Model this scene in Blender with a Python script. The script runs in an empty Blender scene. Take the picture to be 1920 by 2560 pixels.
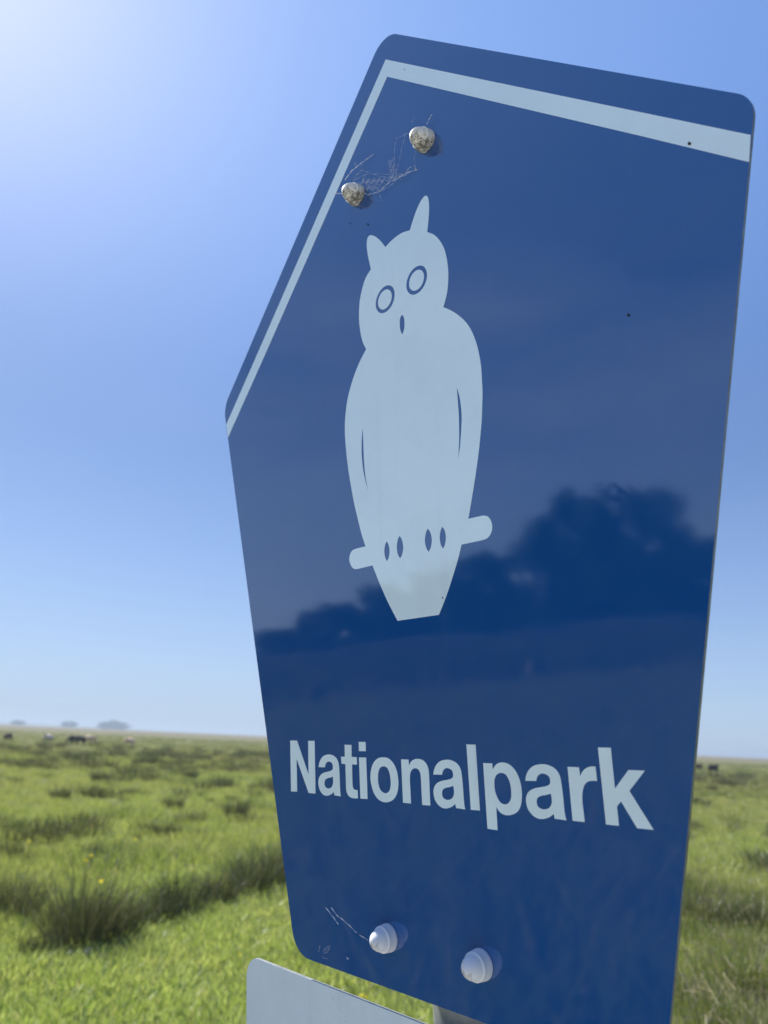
import bpy, bmesh, math, random
from mathutils import Vector, Matrix, noise
random.seed(7)
R = math.radians
sc = bpy.context.scene
col = sc.collection

# ------------------------------------------------------------------ camera
CAM_H = 1.62
cam_d = bpy.data.cameras.new('camera')
cam = bpy.data.objects.new('camera', cam_d)
col.objects.link(cam)
cam_d.sensor_fit = 'VERTICAL'
cam_d.sensor_height = 34.61
cam_d.lens = 26.0
cam_d.clip_start = 0.02
cam_d.clip_end = 30000
CX, CY, CZ = Vector((0.998998, -0.012725, 0.042899)), Vector((-0.044747, -0.284101, 0.957749)), Vector((0.0, -0.95871, -0.284386))
m = Matrix((CX, CY, CZ)).transposed().to_4x4()
m.translation = Vector((0, 0, CAM_H))
cam.matrix_world = m
cam_d.dof.use_dof = True
cam_d.dof.focus_distance = 0.49
cam_d.dof.aperture_fstop = 9.5
sc.camera = cam
sc.render.resolution_x, sc.render.resolution_y = 768, 1024

# ------------------------------------------------------------------ sky, sun, exposure
SUN_EL, SUN_AZ = 46.5, -42.4
w = bpy.data.worlds.new('World')
sc.world = w
w.use_nodes = True
nt = w.node_tree
nt.nodes.clear()
out = nt.nodes.new('ShaderNodeOutputWorld')
bg = nt.nodes.new('ShaderNodeBackground')
sky = nt.nodes.new('ShaderNodeTexSky')
sky.sky_type = 'NISHITA'
sky.sun_disc = False
sky.sun_elevation = R(SUN_EL)
sky.sun_rotation = R(SUN_AZ)
sky.altitude = 0
sky.air_density = 0.5
sky.dust_density = 0.2
sky.ozone_density = 3.0
bg.inputs['Strength'].default_value = 0.112
def wn(typ, ins, **kw):
    nd = nt.nodes.new(typ)
    for k_, v_ in kw.items(): setattr(nd, k_, v_)
    for k_, v_ in ins.items():
        if isinstance(v_, bpy.types.NodeSocket): nt.links.new(v_, nd.inputs[k_])
        else: nd.inputs[k_].default_value = v_
    return nd
# clear spring sky: the aureole keeps its colour, a pale veil of sea haze thickens towards the horizon all round
wz = wn('ShaderNodeSeparateXYZ', {0: wn('ShaderNodeTexCoord', {}).outputs['Generated']}).outputs['Z']
gain = wn('ShaderNodeMapRange', {'Value': wz, 'From Min': .32, 'From Max': .80, 'To Min': .78, 'To Max': 1.85}, interpolation_type='SMOOTHSTEP').outputs[0]
tint = wn('ShaderNodeVectorMath', {0: sky.outputs[0], 1: (.93, 1.14, 1.56)}, operation='MULTIPLY')
tint = wn('ShaderNodeVectorMath', {0: tint.outputs[0], 'Scale': gain}, operation='SCALE')
den = wn('ShaderNodeVectorMath', {0: wn('ShaderNodeVectorMath', {0: tint.outputs[0], 1: (.13, .14, .12)}, operation='MULTIPLY').outputs[0], 1: (1, 1, 1)}, operation='ADD')
soft = wn('ShaderNodeVectorMath', {0: tint.outputs[0], 1: den.outputs[0]}, operation='DIVIDE')
veil = wn('ShaderNodeMath', {0: wn('ShaderNodeMath', {0: wn('ShaderNodeMath', {0: wz, 1: 0.0}, operation='MAXIMUM').outputs[0], 1: -7.5}, operation='MULTIPLY').outputs[0]}, operation='EXPONENT')
vf = wn('ShaderNodeMath', {0: veil.outputs[0], 1: .95}, operation='MULTIPLY')
# thin cirrus veil low in the part of the sky that the sign mirrors
gen = wn('ShaderNodeTexCoord', {}).outputs['Generated']
cm = wn('ShaderNodeMapping', {'Vector': gen, 'Rotation': (0, 0, .5), 'Scale': (1.2, 2.2, 7.0)}).outputs[0]
cn = wn('ShaderNodeTexNoise', {'Vector': cm, 'Scale': 1.0, 'Detail': 5.0, 'Roughness': .55, 'Distortion': .4}).outputs['Fac']
c1 = wn('ShaderNodeMapRange', {'Value': cn, 'From Min': .38, 'From Max': .66, 'To Min': 0.0, 'To Max': .16}).outputs[0]
c2 = wn('ShaderNodeMapRange', {'Value': wz, 'From Min': .38, 'From Max': .50, 'To Min': 1.0, 'To Max': 0.12}, interpolation_type='SMOOTHSTEP').outputs[0]
c3 = wn('ShaderNodeMapRange', {'Value': wn('ShaderNodeSeparateXYZ', {0: gen}).outputs['Y'], 'From Min': .15, 'From Max': .75, 'To Min': 1.0, 'To Max': 0.1}, interpolation_type='SMOOTHSTEP').outputs[0]
cf = wn('ShaderNodeMath', {0: wn('ShaderNodeMath', {0: c1, 1: c2}, operation='MULTIPLY').outputs[0], 1: c3}, operation='MULTIPLY')
cir = wn('ShaderNodeMix', {0: cf.outputs[0], 6: soft.outputs[0], 7: (5.5, 5.9, 6.4, 1)}, data_type='RGBA')
soft = cir; soft_out = cir.outputs[2]
vm = wn('ShaderNodeMix', {0: vf.outputs[0], 6: soft_out, 7: (1.95, 2.5, 3.1, 1)}, data_type='RGBA')
nt.links.new(vm.outputs[2], bg.inputs['Color'])
nt.links.new(bg.outputs[0], out.inputs['Surface'])

sd = bpy.data.lights.new('sun', 'SUN')
sd.energy = 4.8
sd.angle = R(0.53)
sd.color = (1.0, 0.95, 0.87)
sun = bpy.data.objects.new('sun', sd)
col.objects.link(sun)
sdir = Vector((math.sin(R(SUN_AZ)) * math.cos(R(SUN_EL)), math.cos(R(SUN_AZ)) * math.cos(R(SUN_EL)), math.sin(R(SUN_EL))))
sun.rotation_euler = sdir.to_track_quat('Z', 'Y').to_euler()
sun.location = (-6, 6, 9)

sc.view_settings.view_transform = 'Standard'
sc.view_settings.look = 'None'
sc.view_settings.exposure = 1.08
sc.view_settings.gamma = 1.0
sc.view_settings.use_curve_mapping = False

# ------------------------------------------------------------------ helpers
def tag(o, label=None, cat=None, group=None, kind=None):
    if label: o['label'] = label
    if cat: o['category'] = cat
    if group: o['group'] = group
    if kind: o['kind'] = kind
    return o

def link(name, me, mat=None, parent=None):
    o = bpy.data.objects.new(name, me)
    if mat is not None and len(me.materials) == 0: me.materials.append(mat)
    col.objects.link(o)
    if parent is not None: o.parent = parent
    return o

def empty(name, loc=(0, 0, 0), rz=0.0):
    o = bpy.data.objects.new(name, None)
    o.empty_display_size = .1
    col.objects.link(o)
    o.location = loc
    o.rotation_euler = (0, 0, rz)
    return o

def mesh(name, verts, faces, smooth=False):
    me = bpy.data.meshes.new(name)
    me.from_pydata(verts, [], faces)
    me.update()
    if smooth:
        me.polygons.foreach_set('use_smooth', [True] * len(me.polygons))
    return me

def gp(px, py):
    """point on the level ground seen along a direction of view given in units of the 1920 x 2560 picture"""
    d = (CX * (px - 960) - CY * (py - 1280) - CZ * 1923.0)
    t = -CAM_H / d.z
    return Vector((d.x * t, d.y * t, 0))

class NT:
    def __init__(s, name, disp=False):
        s.m = bpy.data.materials.new(name)
        s.m.use_nodes = True
        s.t = s.m.node_tree
        s.t.nodes.clear()
        s.out = s.n('ShaderNodeOutputMaterial')
    def n(s, typ, ins=None, **kw):
        nd = s.t.nodes.new(typ)
        for k, v in kw.items(): setattr(nd, k, v)
        if ins:
            for k, v in ins.items():
                if isinstance(v, bpy.types.NodeSocket): s.t.links.new(v, nd.inputs[k])
                else: nd.inputs[k].default_value = v
        return nd
    def noise(s, vec, scale, detail=3, rough=.5, dist=0):
        return s.n('ShaderNodeTexNoise', {'Vector': vec, 'Scale': scale, 'Detail': detail, 'Roughness': rough, 'Distortion': dist}).outputs['Fac']
    def ramp(s, fac, stops):
        nd = s.n('ShaderNodeValToRGB', {'Fac': fac})
        cr = nd.color_ramp
        while len(cr.elements) < len(stops): cr.elements.new(.5)
        for e, (p, c) in zip(cr.elements, stops):
            e.position = p
            e.color = (*c, 1) if len(c) == 3 else c
        return nd.outputs['Color']
    def mix(s, fac, a, b, typ='MIX'):
        nd = s.n('ShaderNodeMix', data_type='RGBA', blend_type=typ)
        for i, v in ((0, fac), (6, a), (7, b)):
            if isinstance(v, bpy.types.NodeSocket): s.t.links.new(v, nd.inputs[i])
            else: nd.inputs[i].default_value = v if i == 0 else (*v, 1)
        return nd.outputs[2]
    def math(s, op, a, b=0.0):
        nd = s.n('ShaderNodeMath', operation=op)
        for i, v in ((0, a), (1, b)):
            if isinstance(v, bpy.types.NodeSocket): s.t.links.new(v, nd.inputs[i])
            else: nd.inputs[i].default_value = v
        return nd.outputs[0]
    def bsdf(s, **kw):
        b = s.n('ShaderNodeBsdfPrincipled', {k.replace('_', ' '): v for k, v in kw.items()})
        s.t.links.new(b.outputs[0], s.out.inputs['Surface'])
        return b
    def bump(s, h, strength, dist):
        return s.n('ShaderNodeBump', {'Height': h, 'Strength': strength, 'Distance': dist}).outputs[0]

def sign_film(name, base, speck):
    """glossy traffic-sign film: slight waviness of the sheet, faint weathering film"""
    k = NT(name)
    co = k.n('ShaderNodeTexCoord').outputs['Object']
    low = k.noise(co, 7.0, 2, .5)
    mp = k.n('ShaderNodeMapping', {'Vector': co, 'Scale': (1.0, .35, 1.0)}).outputs[0]
    peel = k.noise(mp, 900.0, 1, .5)
    h = k.math('ADD', k.math('MULTIPLY', low, .22), k.math('MULTIPLY', peel, .00035))
    nrm = k.bump(h, 1.0, 0.003)
    dirt = k.noise(co, 16.0, 6, .65)
    df = k.n('ShaderNodeMapRange', {'Value': dirt, 'From Min': .46, 'From Max': .78, 'To Min': 0.0, 'To Max': .30}).outputs[0]
    c = k.mix(df, base, speck)
    run = k.noise(k.n('ShaderNodeMapping', {'Vector': co, 'Scale': (70.0, 3.5, 1.0)}).outputs[0], 1.0, 4, .6)
    rf = k.n('ShaderNodeMapRange', {'Value': run, 'From Min': .56, 'From Max': .8, 'To Min': 0.0, 'To Max': .22}).outputs[0]
    c = k.mix(rf, c, speck)
    fine = k.noise(co, 420.0, 2, .6)
    ff = k.n('ShaderNodeMapRange', {'Value': fine, 'From Min': .74, 'From Max': .82, 'To Min': 0.0, 'To Max': .35}).outputs[0]
    c = k.mix(ff, c, (.10, .13, .17))
    rg = k.n('ShaderNodeMapRange', {'Value': dirt, 'From Min': .3, 'From Max': .8, 'To Min': .03, 'To Max': .08}).outputs[0]
    b = k.bsdf(Base_Color=c, Roughness=rg, IOR=2.15, Normal=nrm)
    return k.m

M = {}
M['blue'] = sign_film('blue_film', (.002, .074, .268), (.02, .10, .27))
M['white'] = sign_film('white_film', (.82, .97, .98), (.6, .66, .70))
M['grey_panel'] = sign_film('pale_film', (.74, .84, .88), (.5, .54, .58))
def alu():
    k = NT('aluminium_edge')
    co = k.n('ShaderNodeTexCoord').outputs['Object']
    n1 = k.noise(co, 130, 4, .6)
    c = k.ramp(n1, [(.3, (.13, .14, .14)), (.7, (.24, .26, .26))])
    k.bsdf(Base_Color=c, Roughness=.45, Metallic=.45)
    return k.m
M['alu'] = alu()
def galv():
    k = NT('galvanised_steel')
    co = k.n('ShaderNodeTexCoord').outputs['Object']
    v = k.n('ShaderNodeTexVoronoi', {'Vector': co, 'Scale': 120.0}).outputs['Distance']
    n1 = k.noise(co, 40, 5, .6)
    c = k.ramp(n1, [(.3, (.22, .24, .26)), (.7, (.40, .42, .44))])
    c = k.mix(.25, c, v, 'SOFT_LIGHT')
    k.bsdf(Base_Color=c, Roughness=.5, Metallic=.55)
    return k.m
M['galv'] = galv()
def plastic(name, base, heavy):
    k = NT(name)
    co = k.n('ShaderNodeTexCoord').outputs['Object']
    sep = k.n('ShaderNodeSeparateXYZ', {'Vector': co})
    n1 = k.noise(co, 420, 6, .72, 1.2)
    n2 = k.noise(co, 130, 4, .6)
    # algae and dust hold on to the underside of the cap and round its tip
    low = k.n('ShaderNodeMapRange', {'Value': sep.outputs['Y'], 'From Min': -.009, 'From Max': .007, 'To Min': 1.0, 'To Max': 0.0}).outputs[0]
    tip = k.n('ShaderNodeMapRange', {'Value': sep.outputs['Z'], 'From Min': .007, 'From Max': .015, 'To Min': 0.0, 'To Max': 1.0}).outputs[0]
    if heavy:
        a = k.math('ADD', k.math('MULTIPLY', low, .27), k.math('MULTIPLY', tip, .06))
        s1 = k.math('ADD', k.math('MULTIPLY', n1, .75), k.math('ADD', k.math('MULTIPLY', n2, .35), a))
        f = k.n('ShaderNodeMapRange', {'Value': s1, 'From Min': .75, 'From Max': .83, 'To Min': 0.0, 'To Max': .9}).outputs[0]
        c = k.mix(f, base, (.045, .042, .026))
        f2 = k.n('ShaderNodeMapRange', {'Value': n2, 'From Min': .35, 'From Max': .7, 'To Min': 0.0, 'To Max': .18}).outputs[0]
        c = k.mix(f2, c, (.28, .26, .19))
    else:
        a = k.math('MULTIPLY', k.math('MULTIPLY', low, tip), .34)
        s1 = k.math('ADD', k.math('MULTIPLY', n1, .75), k.math('ADD', k.math('MULTIPLY', n2, .35), a))
        f = k.n('ShaderNodeMapRange', {'Value': s1, 'From Min': .70, 'From Max': .86, 'To Min': 0.0, 'To Max': .85}).outputs[0]
        c = k.mix(f, base, (.10, .09, .07))
    b = k.bsdf(Base_Color=c, Roughness=.55, Normal=k.bump(n1, .12, .0006))
    b.inputs['Subsurface Weight'].default_value = .12
    b.inputs['Subsurface Radius'].default_value = (.004, .004, .004)
    return k.m
M['cap_old'] = plastic('weathered_plastic', (.80, .77, .68), True)
M['cap'] = plastic('white_plastic', (.68, .70, .73), False)
def silk():
    k = NT('spider_silk')
    k.bsdf(Base_Color=(.85, .87, .9, 1), Roughness=.25, Alpha=.6)
    return k.m
M['silk'] = silk()
def plain(name, c, rough=.8):
    k = NT(name)
    co = k.n('ShaderNodeTexCoord').outputs['Object']
    n1 = k.noise(co, 60, 4, .6)
    cc = k.mix(k.math('MULTIPLY', n1, .5), c, tuple(x * .55 for x in c))
    k.bsdf(Base_Color=cc, Roughness=rough)
    return k.m
M['speck'] = plain('dark_speck', (.012, .012, .010), .6)

HAZE = True
# outlines on the sign face, millimetres from the middle of the plate
OWL=[(7.5,203.0,1),(10.3,208.0),(15.0,215.1),(20.2,220.2),(23.3,221.4),(25.0,221.1),(26.4,219.2),(27.1,215.2),(26.8,207.7),(25.7,200.8),(24.0,193.1,1),(30.2,187.7),(34.8,181.2),(38.2,174.0),(40.1,165.9),(40.9,156.6),(40.5,149.7),(39.0,141.6),(37.0,136.4),(34.6,131.7,1),(40.1,127.4),(47.0,120.8),(52.7,113.8),(57.1,105.8),(60.3,96.3),(62.0,87.5),(62.8,79.1),(62.7,70.5),(62.5,62.6),(61.6,55.1),(60.3,45.3),(58.1,34.3),(55.4,22.8),(51.2,7.9),(47.9,-2.7),(44.5,-13.4,1),(52.7,-13.6),(56.5,-13.8),(59.6,-15.0),(61.7,-17.6),(62.5,-21.6),(61.2,-25.3),(58.5,-27.6),(55.2,-28.2),(46.7,-28.2),(37.7,-28.1,1),(34.3,-36.1),(30.1,-44.3),(24.8,-54.0),(20.2,-61.5),(15.6,-68.3,1),(-21.6,-68.3,1),(-25.7,-62.2),(-31.1,-53.7),(-37.6,-41.9),(-44.4,-28.4,1),(-53.2,-28.4),(-61.6,-28.4),(-64.9,-27.4),(-67.4,-24.7),(-68.9,-20.6),(-67.8,-16.8),(-65.0,-14.5),(-61.7,-14.0),(-56.4,-14.0),(-51.0,-14.1,1),(-54.7,-4.8),(-58.1,6.2),(-61.6,18.4),(-64.4,30.7),(-66.7,42.1),(-68.5,54.4),(-69.7,66.8),(-70.0,78.2),(-68.7,89.1),(-66.0,99.7),(-62.6,107.2),(-59.5,112.8),(-55.8,118.2),(-50.7,124.5),(-43.3,131.3,1),(-47.3,140.0),(-49.5,150.6),(-50.0,161.6),(-48.5,172.9),(-45.3,181.4),(-40.8,188.4),(-34.9,192.6,1),(-36.4,199.3),(-38.1,208.2),(-38.5,215.6),(-37.2,220.0),(-35.1,220.8),(-31.7,219.2),(-27.8,215.7),(-22.8,209.6),(-18.3,202.6,1),(-12.6,204.4),(-6.1,205.2),(0.2,205.0)]
EYES=[(11.5,162.1,10.2),(11.4,162.1,7.3),(-20.9,161.8,10.2),(-21.2,161.8,7.3)]
HOLES=[[(-4.3,142.9,1),(-2.6,139.9),(-2.2,135.1),(-3.0,130.8),(-4.9,127.7,1),(-6.6,131.4),(-7.1,136.7),(-6.4,141.0)],[(41.9,72.9,1),(43.6,66.5),(44.5,58.1),(44.4,50.9),(43.1,41.8),(41.4,32.8),(39.3,25.3,1),(40.7,34.5),(41.6,43.8),(42.1,53.2),(42.1,62.9)],[(-49.6,73.5,1),(-49.8,63.1),(-49.7,54.0),(-49.5,45.0),(-48.6,35.8),(-46.4,24.3,1),(-50.1,37.1),(-51.7,47.3),(-51.9,58.2),(-51.1,66.2)],[(-29.2,-14.1,1),(-27.4,-16.9),(-26.6,-21.5),(-27.8,-25.8),(-29.6,-28.0,1),(-31.2,-25.2),(-31.9,-20.6),(-30.8,-16.3)],[(-16.4,-12.7,1),(-14.2,-15.9),(-13.3,-21.0),(-14.6,-25.6),(-16.7,-28.0,1),(-18.7,-25.0),(-19.5,-19.9),(-18.3,-15.2)],[(9.9,-12.7,1),(12.1,-15.9),(13.0,-21.0),(11.7,-25.6),(9.7,-28.1,1),(7.7,-25.0),(6.8,-19.9),(8.1,-15.2)],[(22.6,-13.9,1),(24.5,-16.8),(25.2,-21.5),(24.0,-25.9),(22.2,-28.2,1),(20.6,-25.3),(19.9,-20.6),(21.0,-16.2)]]
LETTERS=[[[(-142.7,-144.5,1),(-134.2,-144.4,1),(-120.6,-167.4,1),(-120.5,-144.4,1),(-112.9,-144.3,1),(-112.8,-179.8,1),(-120.8,-179.8,1),(-135.0,-156.9,1),(-134.7,-179.8,1),(-142.2,-180.0,1)]],[[(-108.7,-162.0,1),(-107.9,-159.4),(-106.0,-156.6),(-102.6,-154.3),(-98.5,-153.3),(-94.7,-153.2),(-90.6,-154.2),(-87.8,-156.0),(-86.2,-158.7),(-85.7,-162.2),(-85.4,-168.0),(-85.3,-173.8),(-85.1,-177.2),(-84.6,-179.8,1),(-91.6,-179.6,1),(-92.1,-177.3,1),(-94.3,-178.8),(-98.3,-180.2),(-101.8,-180.4),(-105.1,-179.3),(-107.7,-177.1),(-109.0,-174.3),(-109.2,-171.3),(-108.2,-168.8),(-106.2,-166.9),(-102.9,-165.5),(-99.0,-164.7),(-95.0,-163.9),(-93.0,-162.9),(-92.5,-161.4),(-93.0,-159.3),(-94.8,-158.2),(-97.5,-157.9),(-99.9,-158.9),(-101.0,-160.3),(-101.5,-161.8,1)],[(-92.8,-167.5,1),(-95.5,-168.3),(-99.0,-169.0),(-101.5,-170.2),(-102.3,-172.0),(-101.9,-174.1),(-100.1,-175.3),(-97.4,-175.5),(-94.6,-174.6),(-92.9,-172.6),(-92.5,-170.2)]],[[(4.0,-162.1,1),(4.8,-159.5),(6.7,-156.7),(10.1,-154.4),(14.2,-153.4),(18.0,-153.3),(22.1,-154.3),(24.9,-156.1),(26.5,-158.8),(27.0,-162.3),(27.3,-168.1),(27.4,-173.9),(27.6,-177.3),(28.1,-179.9,1),(21.1,-179.7,1),(20.6,-177.4,1),(18.4,-178.9),(14.4,-180.3),(10.9,-180.5),(7.6,-179.4),(5.0,-177.2),(3.7,-174.4),(3.5,-171.4),(4.5,-168.9),(6.5,-167.0),(9.8,-165.6),(13.7,-164.8),(17.7,-164.0),(19.7,-163.0),(20.2,-161.5),(19.7,-159.4),(17.9,-158.3),(15.2,-158.0),(12.8,-159.0),(11.7,-160.4),(11.2,-161.9,1)],[(19.9,-167.6,1),(17.2,-168.4),(13.7,-169.1),(11.2,-170.3),(10.4,-172.1),(10.8,-174.2),(12.6,-175.4),(15.3,-175.6),(18.1,-174.7),(19.8,-172.7),(20.2,-170.3)]],[[(-79.2,-146.4,1),(-71.9,-146.4,1),(-72.1,-154.1,1),(-66.8,-154.1,1),(-66.8,-158.9,1),(-71.9,-158.9,1),(-71.8,-172.0),(-71.2,-173.9),(-69.3,-174.8),(-66.7,-174.8,1),(-66.7,-180.0,1),(-69.6,-180.2),(-73.9,-179.9),(-77.0,-178.4),(-78.5,-175.4),(-78.7,-170.9),(-78.8,-159.0,1),(-83.0,-158.8,1),(-83.3,-154.3,1),(-79.2,-154.2,1)]],[[(-64.2,-144.3,1),(-57.2,-144.3,1),(-57.3,-150.2,1),(-64.3,-150.2,1)],[(-64.4,-154.2,1),(-57.1,-154.1,1),(-57.0,-179.8,1),(-64.1,-180.0,1)]],[[(-40.9,-153.5),(-35.5,-154.0),(-31.2,-156.6),(-28.4,-160.5),(-27.1,-165.4),(-27.2,-170.4),(-28.9,-175.1),(-32.4,-178.6),(-37.0,-180.3),(-41.6,-180.6),(-46.1,-179.4),(-50.1,-176.2),(-52.4,-171.8),(-53.4,-166.6),(-52.6,-161.8),(-50.3,-157.6),(-46.2,-154.6)],[(-40.4,-159.0),(-37.0,-159.7),(-35.1,-162.2),(-34.1,-166.5),(-34.2,-170.4),(-35.5,-173.4),(-38.4,-175.1),(-41.3,-174.9),(-44.1,-173.4),(-45.8,-169.9),(-46.1,-166.3),(-45.6,-163.0),(-44.0,-160.3)]],[[(-23.6,-154.2,1),(-16.9,-154.2,1),(-16.7,-157.7,1),(-14.6,-155.3),(-11.3,-153.8),(-8.1,-153.5),(-4.0,-154.3),(-1.1,-156.6),(0.2,-160.0),(0.3,-165.5),(0.2,-172.4),(0.2,-179.8,1),(-6.6,-179.9,1),(-6.7,-172.1),(-6.7,-164.5),(-7.1,-161.7),(-8.6,-159.7),(-11.4,-159.1),(-14.1,-160.0),(-15.8,-162.1),(-16.5,-165.6),(-16.4,-172.6),(-16.4,-179.8,1),(-23.4,-179.8,1)]],[[(72.6,-162.3,1),(73.4,-159.7),(75.3,-156.9),(78.7,-154.6),(82.8,-153.6),(86.6,-153.5),(90.7,-154.5),(93.5,-156.3),(95.1,-159.0),(95.6,-162.5),(95.9,-168.3),(96.0,-174.1),(96.2,-177.5),(96.7,-180.1,1),(89.7,-179.9,1),(89.2,-177.6,1),(87.0,-179.1),(83.0,-180.5),(79.5,-180.7),(76.2,-179.6),(73.6,-177.4),(72.3,-174.6),(72.1,-171.6),(73.1,-169.1),(75.1,-167.2),(78.4,-165.8),(82.3,-165.0),(86.3,-164.2),(88.3,-163.2),(88.8,-161.7),(88.3,-159.6),(86.5,-158.5),(83.8,-158.2),(81.4,-159.2),(80.3,-160.6),(79.8,-162.1,1)],[(88.5,-167.8,1),(85.8,-168.6),(82.3,-169.3),(79.8,-170.5),(79.0,-172.3),(79.4,-174.4),(81.2,-175.6),(83.9,-175.8),(86.7,-174.9),(88.4,-172.9),(88.8,-170.5)]],[[(32.0,-144.4,1),(39.0,-144.4,1),(39.1,-179.7,1),(32.4,-179.8,1)]],[[(43.8,-154.2,1),(50.4,-154.2,1),(50.5,-157.5,1),(52.6,-155.2),(55.3,-153.8),(58.4,-153.5),(62.1,-154.2),(65.6,-156.6),(68.1,-160.2),(69.5,-165.1),(69.5,-169.9),(68.3,-174.9),(66.0,-178.1),(62.9,-179.8),(59.6,-180.6),(56.2,-180.5),(53.4,-179.3),(51.2,-177.0,1),(51.0,-188.9,1),(43.9,-188.8,1)],[(56.4,-159.0),(59.1,-159.5),(61.0,-161.5),(62.2,-164.5),(62.5,-168.5),(61.8,-172.3),(59.7,-174.5),(57.0,-175.2),(54.3,-174.3),(52.2,-171.6),(51.1,-168.5),(50.9,-165.1),(51.6,-161.9),(53.5,-159.8)]],[[(100.3,-154.2,1),(107.1,-154.2,1),(107.4,-158.5,1),(108.8,-156.4),(111.1,-154.6),(114.0,-153.6),(116.8,-153.5,1),(116.9,-160.3,1),(114.3,-160.3),(111.5,-160.9),(109.3,-162.7),(107.9,-165.9),(107.3,-169.9),(107.4,-175.0),(107.5,-180.0,1),(100.5,-180.0,1)]],[[(119.3,-144.4,1),(126.5,-144.4,1),(126.5,-163.3,1),(134.9,-154.4,1),(143.5,-154.4,1),(134.2,-163.9,1),(144.6,-180.3,1),(136.2,-180.3,1),(129.1,-168.9,1),(126.6,-171.4,1),(126.6,-180.1,1),(119.6,-180.1,1)]]]
STRIPE=[(-239.3,131.6,1),(-186.6,183.4,1),(-9.2,360.2,1),(183.8,182.4,1),(235.4,134.8,1),(232.7,121.7,1),(182.1,168.7,1),(-8.5,344.0,1),(-174.1,178.6,1),(-236.0,118.2,1)]
WEB=[[(-59.2,281.9),(-56.0,282.4),(-48.8,284.0),(-42.7,284.6),(-35.7,285.2),(-29.8,285.8),(-26.4,285.9)],[(-73.6,276.5),(-68.6,274.8),(-45.4,262.0),(-40.3,261.1),(-34.7,255.0),(-27.3,252.2),(-20.1,249.2),(-14.5,249.1),(-6.9,249.6),(0.4,248.4),(8.7,248.0),(18.5,245.5)],[(-20.1,249.2),(-7.4,248.3),(-2.6,249.8),(6.5,248.7),(14.9,250.8)],[(19.1,263.8),(18.6,259.9),(18.0,255.5),(18.6,252.1),(19.2,241.7)],[(31.7,273.1),(34.7,275.3),(37.7,277.2)],[(17.4,284.0),(20.2,287.0)],[(11.5,280.1),(3.2,282.4),(-0.6,283.6),(-1.4,277.3),(-1.5,268.7),(-2.0,260.4),(-3.9,254.8)],[(8.6,282.0),(7.8,275.2),(5.4,268.1),(3.4,260.8),(0.8,256.3),(-3.3,251.4)],[(-44.7,277.1),(-38.6,278.0),(-31.3,272.3),(-21.8,263.5),(-12.4,257.4),(-2.5,252.2)],[(-47.5,274.8),(-37.1,273.8),(-22.4,266.4),(-8.5,256.9)],[(-40.7,270.8),(-33.7,274.4)],[(-51.0,275.5),(-43.0,277.9)],[(-23.2,251.9),(-18.7,244.4),(-18.2,239.8)],[(-31.7,263.7),(-22.9,257.3),(-12.7,252.0)],[(14.9,250.8),(18.5,245.5),(12.6,250.4)],[(-46.8,290.0),(-44.4,284.6),(-36.7,282.0)]]
WEB2=[[(-102.6,-251.0),(-92.7,-255.4),(-87.5,-258.4)],[(-94.8,-249.4),(-89.2,-253.5),(-85.1,-255.4),(-75.7,-259.4),(-70.1,-261.6),(-60.3,-263.3)],[(-109.7,-275.3),(-111.8,-279.7),(-109.0,-280.4),(-103.4,-275.5),(-97.9,-273.2),(-99.6,-277.3),(-103.5,-279.0),(-100.3,-275.3)],[(-108.7,-281.9),(-105.2,-282.3),(-100.5,-281.3)],[(-80.1,-276.4),(-79.0,-277.4),(-77.5,-276.5)]]
SPECKS=[(-36.3,230.8,1.5),(-56.8,242.7,0.8),(19.9,-58.3,0.9),(163.3,71.8,1.6),(207.0,148.0,1.8),(10.6,336.5,0.9)]
LOW_SCR=[(-98.4,-303.2),(-90.8,-308.2),(-82.5,-313.8)]

# ------------------------------------------------------------------ setting: meadow to the horizon
def band_d(x, y):
    """signed distance (m) behind the near edge of the tall-grass belt"""
    # edge runs from near left to far right, then comes back close to the camera on the right
    pts = BAND
    best = 1e9; sgn = 1
    for a, b in zip(pts, pts[1:]):
        ax, ay = a; bx, by = b
        vx, vy = bx - ax, by - ay
        L2 = vx * vx + vy * vy
        t = max(0, min(1, ((x - ax) * vx + (y - ay) * vy) / L2))
        qx, qy = ax + vx * t, ay + vy * t
        d = math.hypot(x - qx, y - qy)
        if d < best:
            best = d
            sgn = 1 if (vx * (y - ay) - vy * (x - ax)) > 0 else -1
    return best * sgn
BAND = [(-9.0, 2.6)] + [tuple(gp(*p)[:2]) for p in ((-60, 2430), (110, 2410), (300, 2370), (480, 2310), (640, 2250), (800, 2230), (1150, 2250), (1420, 2330))] + [(1.25, 3.2), (1.6, 1.5), (2.4, -3.0)]

def ground_z(x, y):
    d = math.hypot(x, y)
    f = min(1.0, 1.0 / (1 + d / 60.0))
    z = (noise.noise(Vector((x * .35, y * .35, 1.3))) * .05 + noise.noise(Vector((x * 1.6, y * 1.6, 5.1))) * .022) * f
    return z

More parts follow.
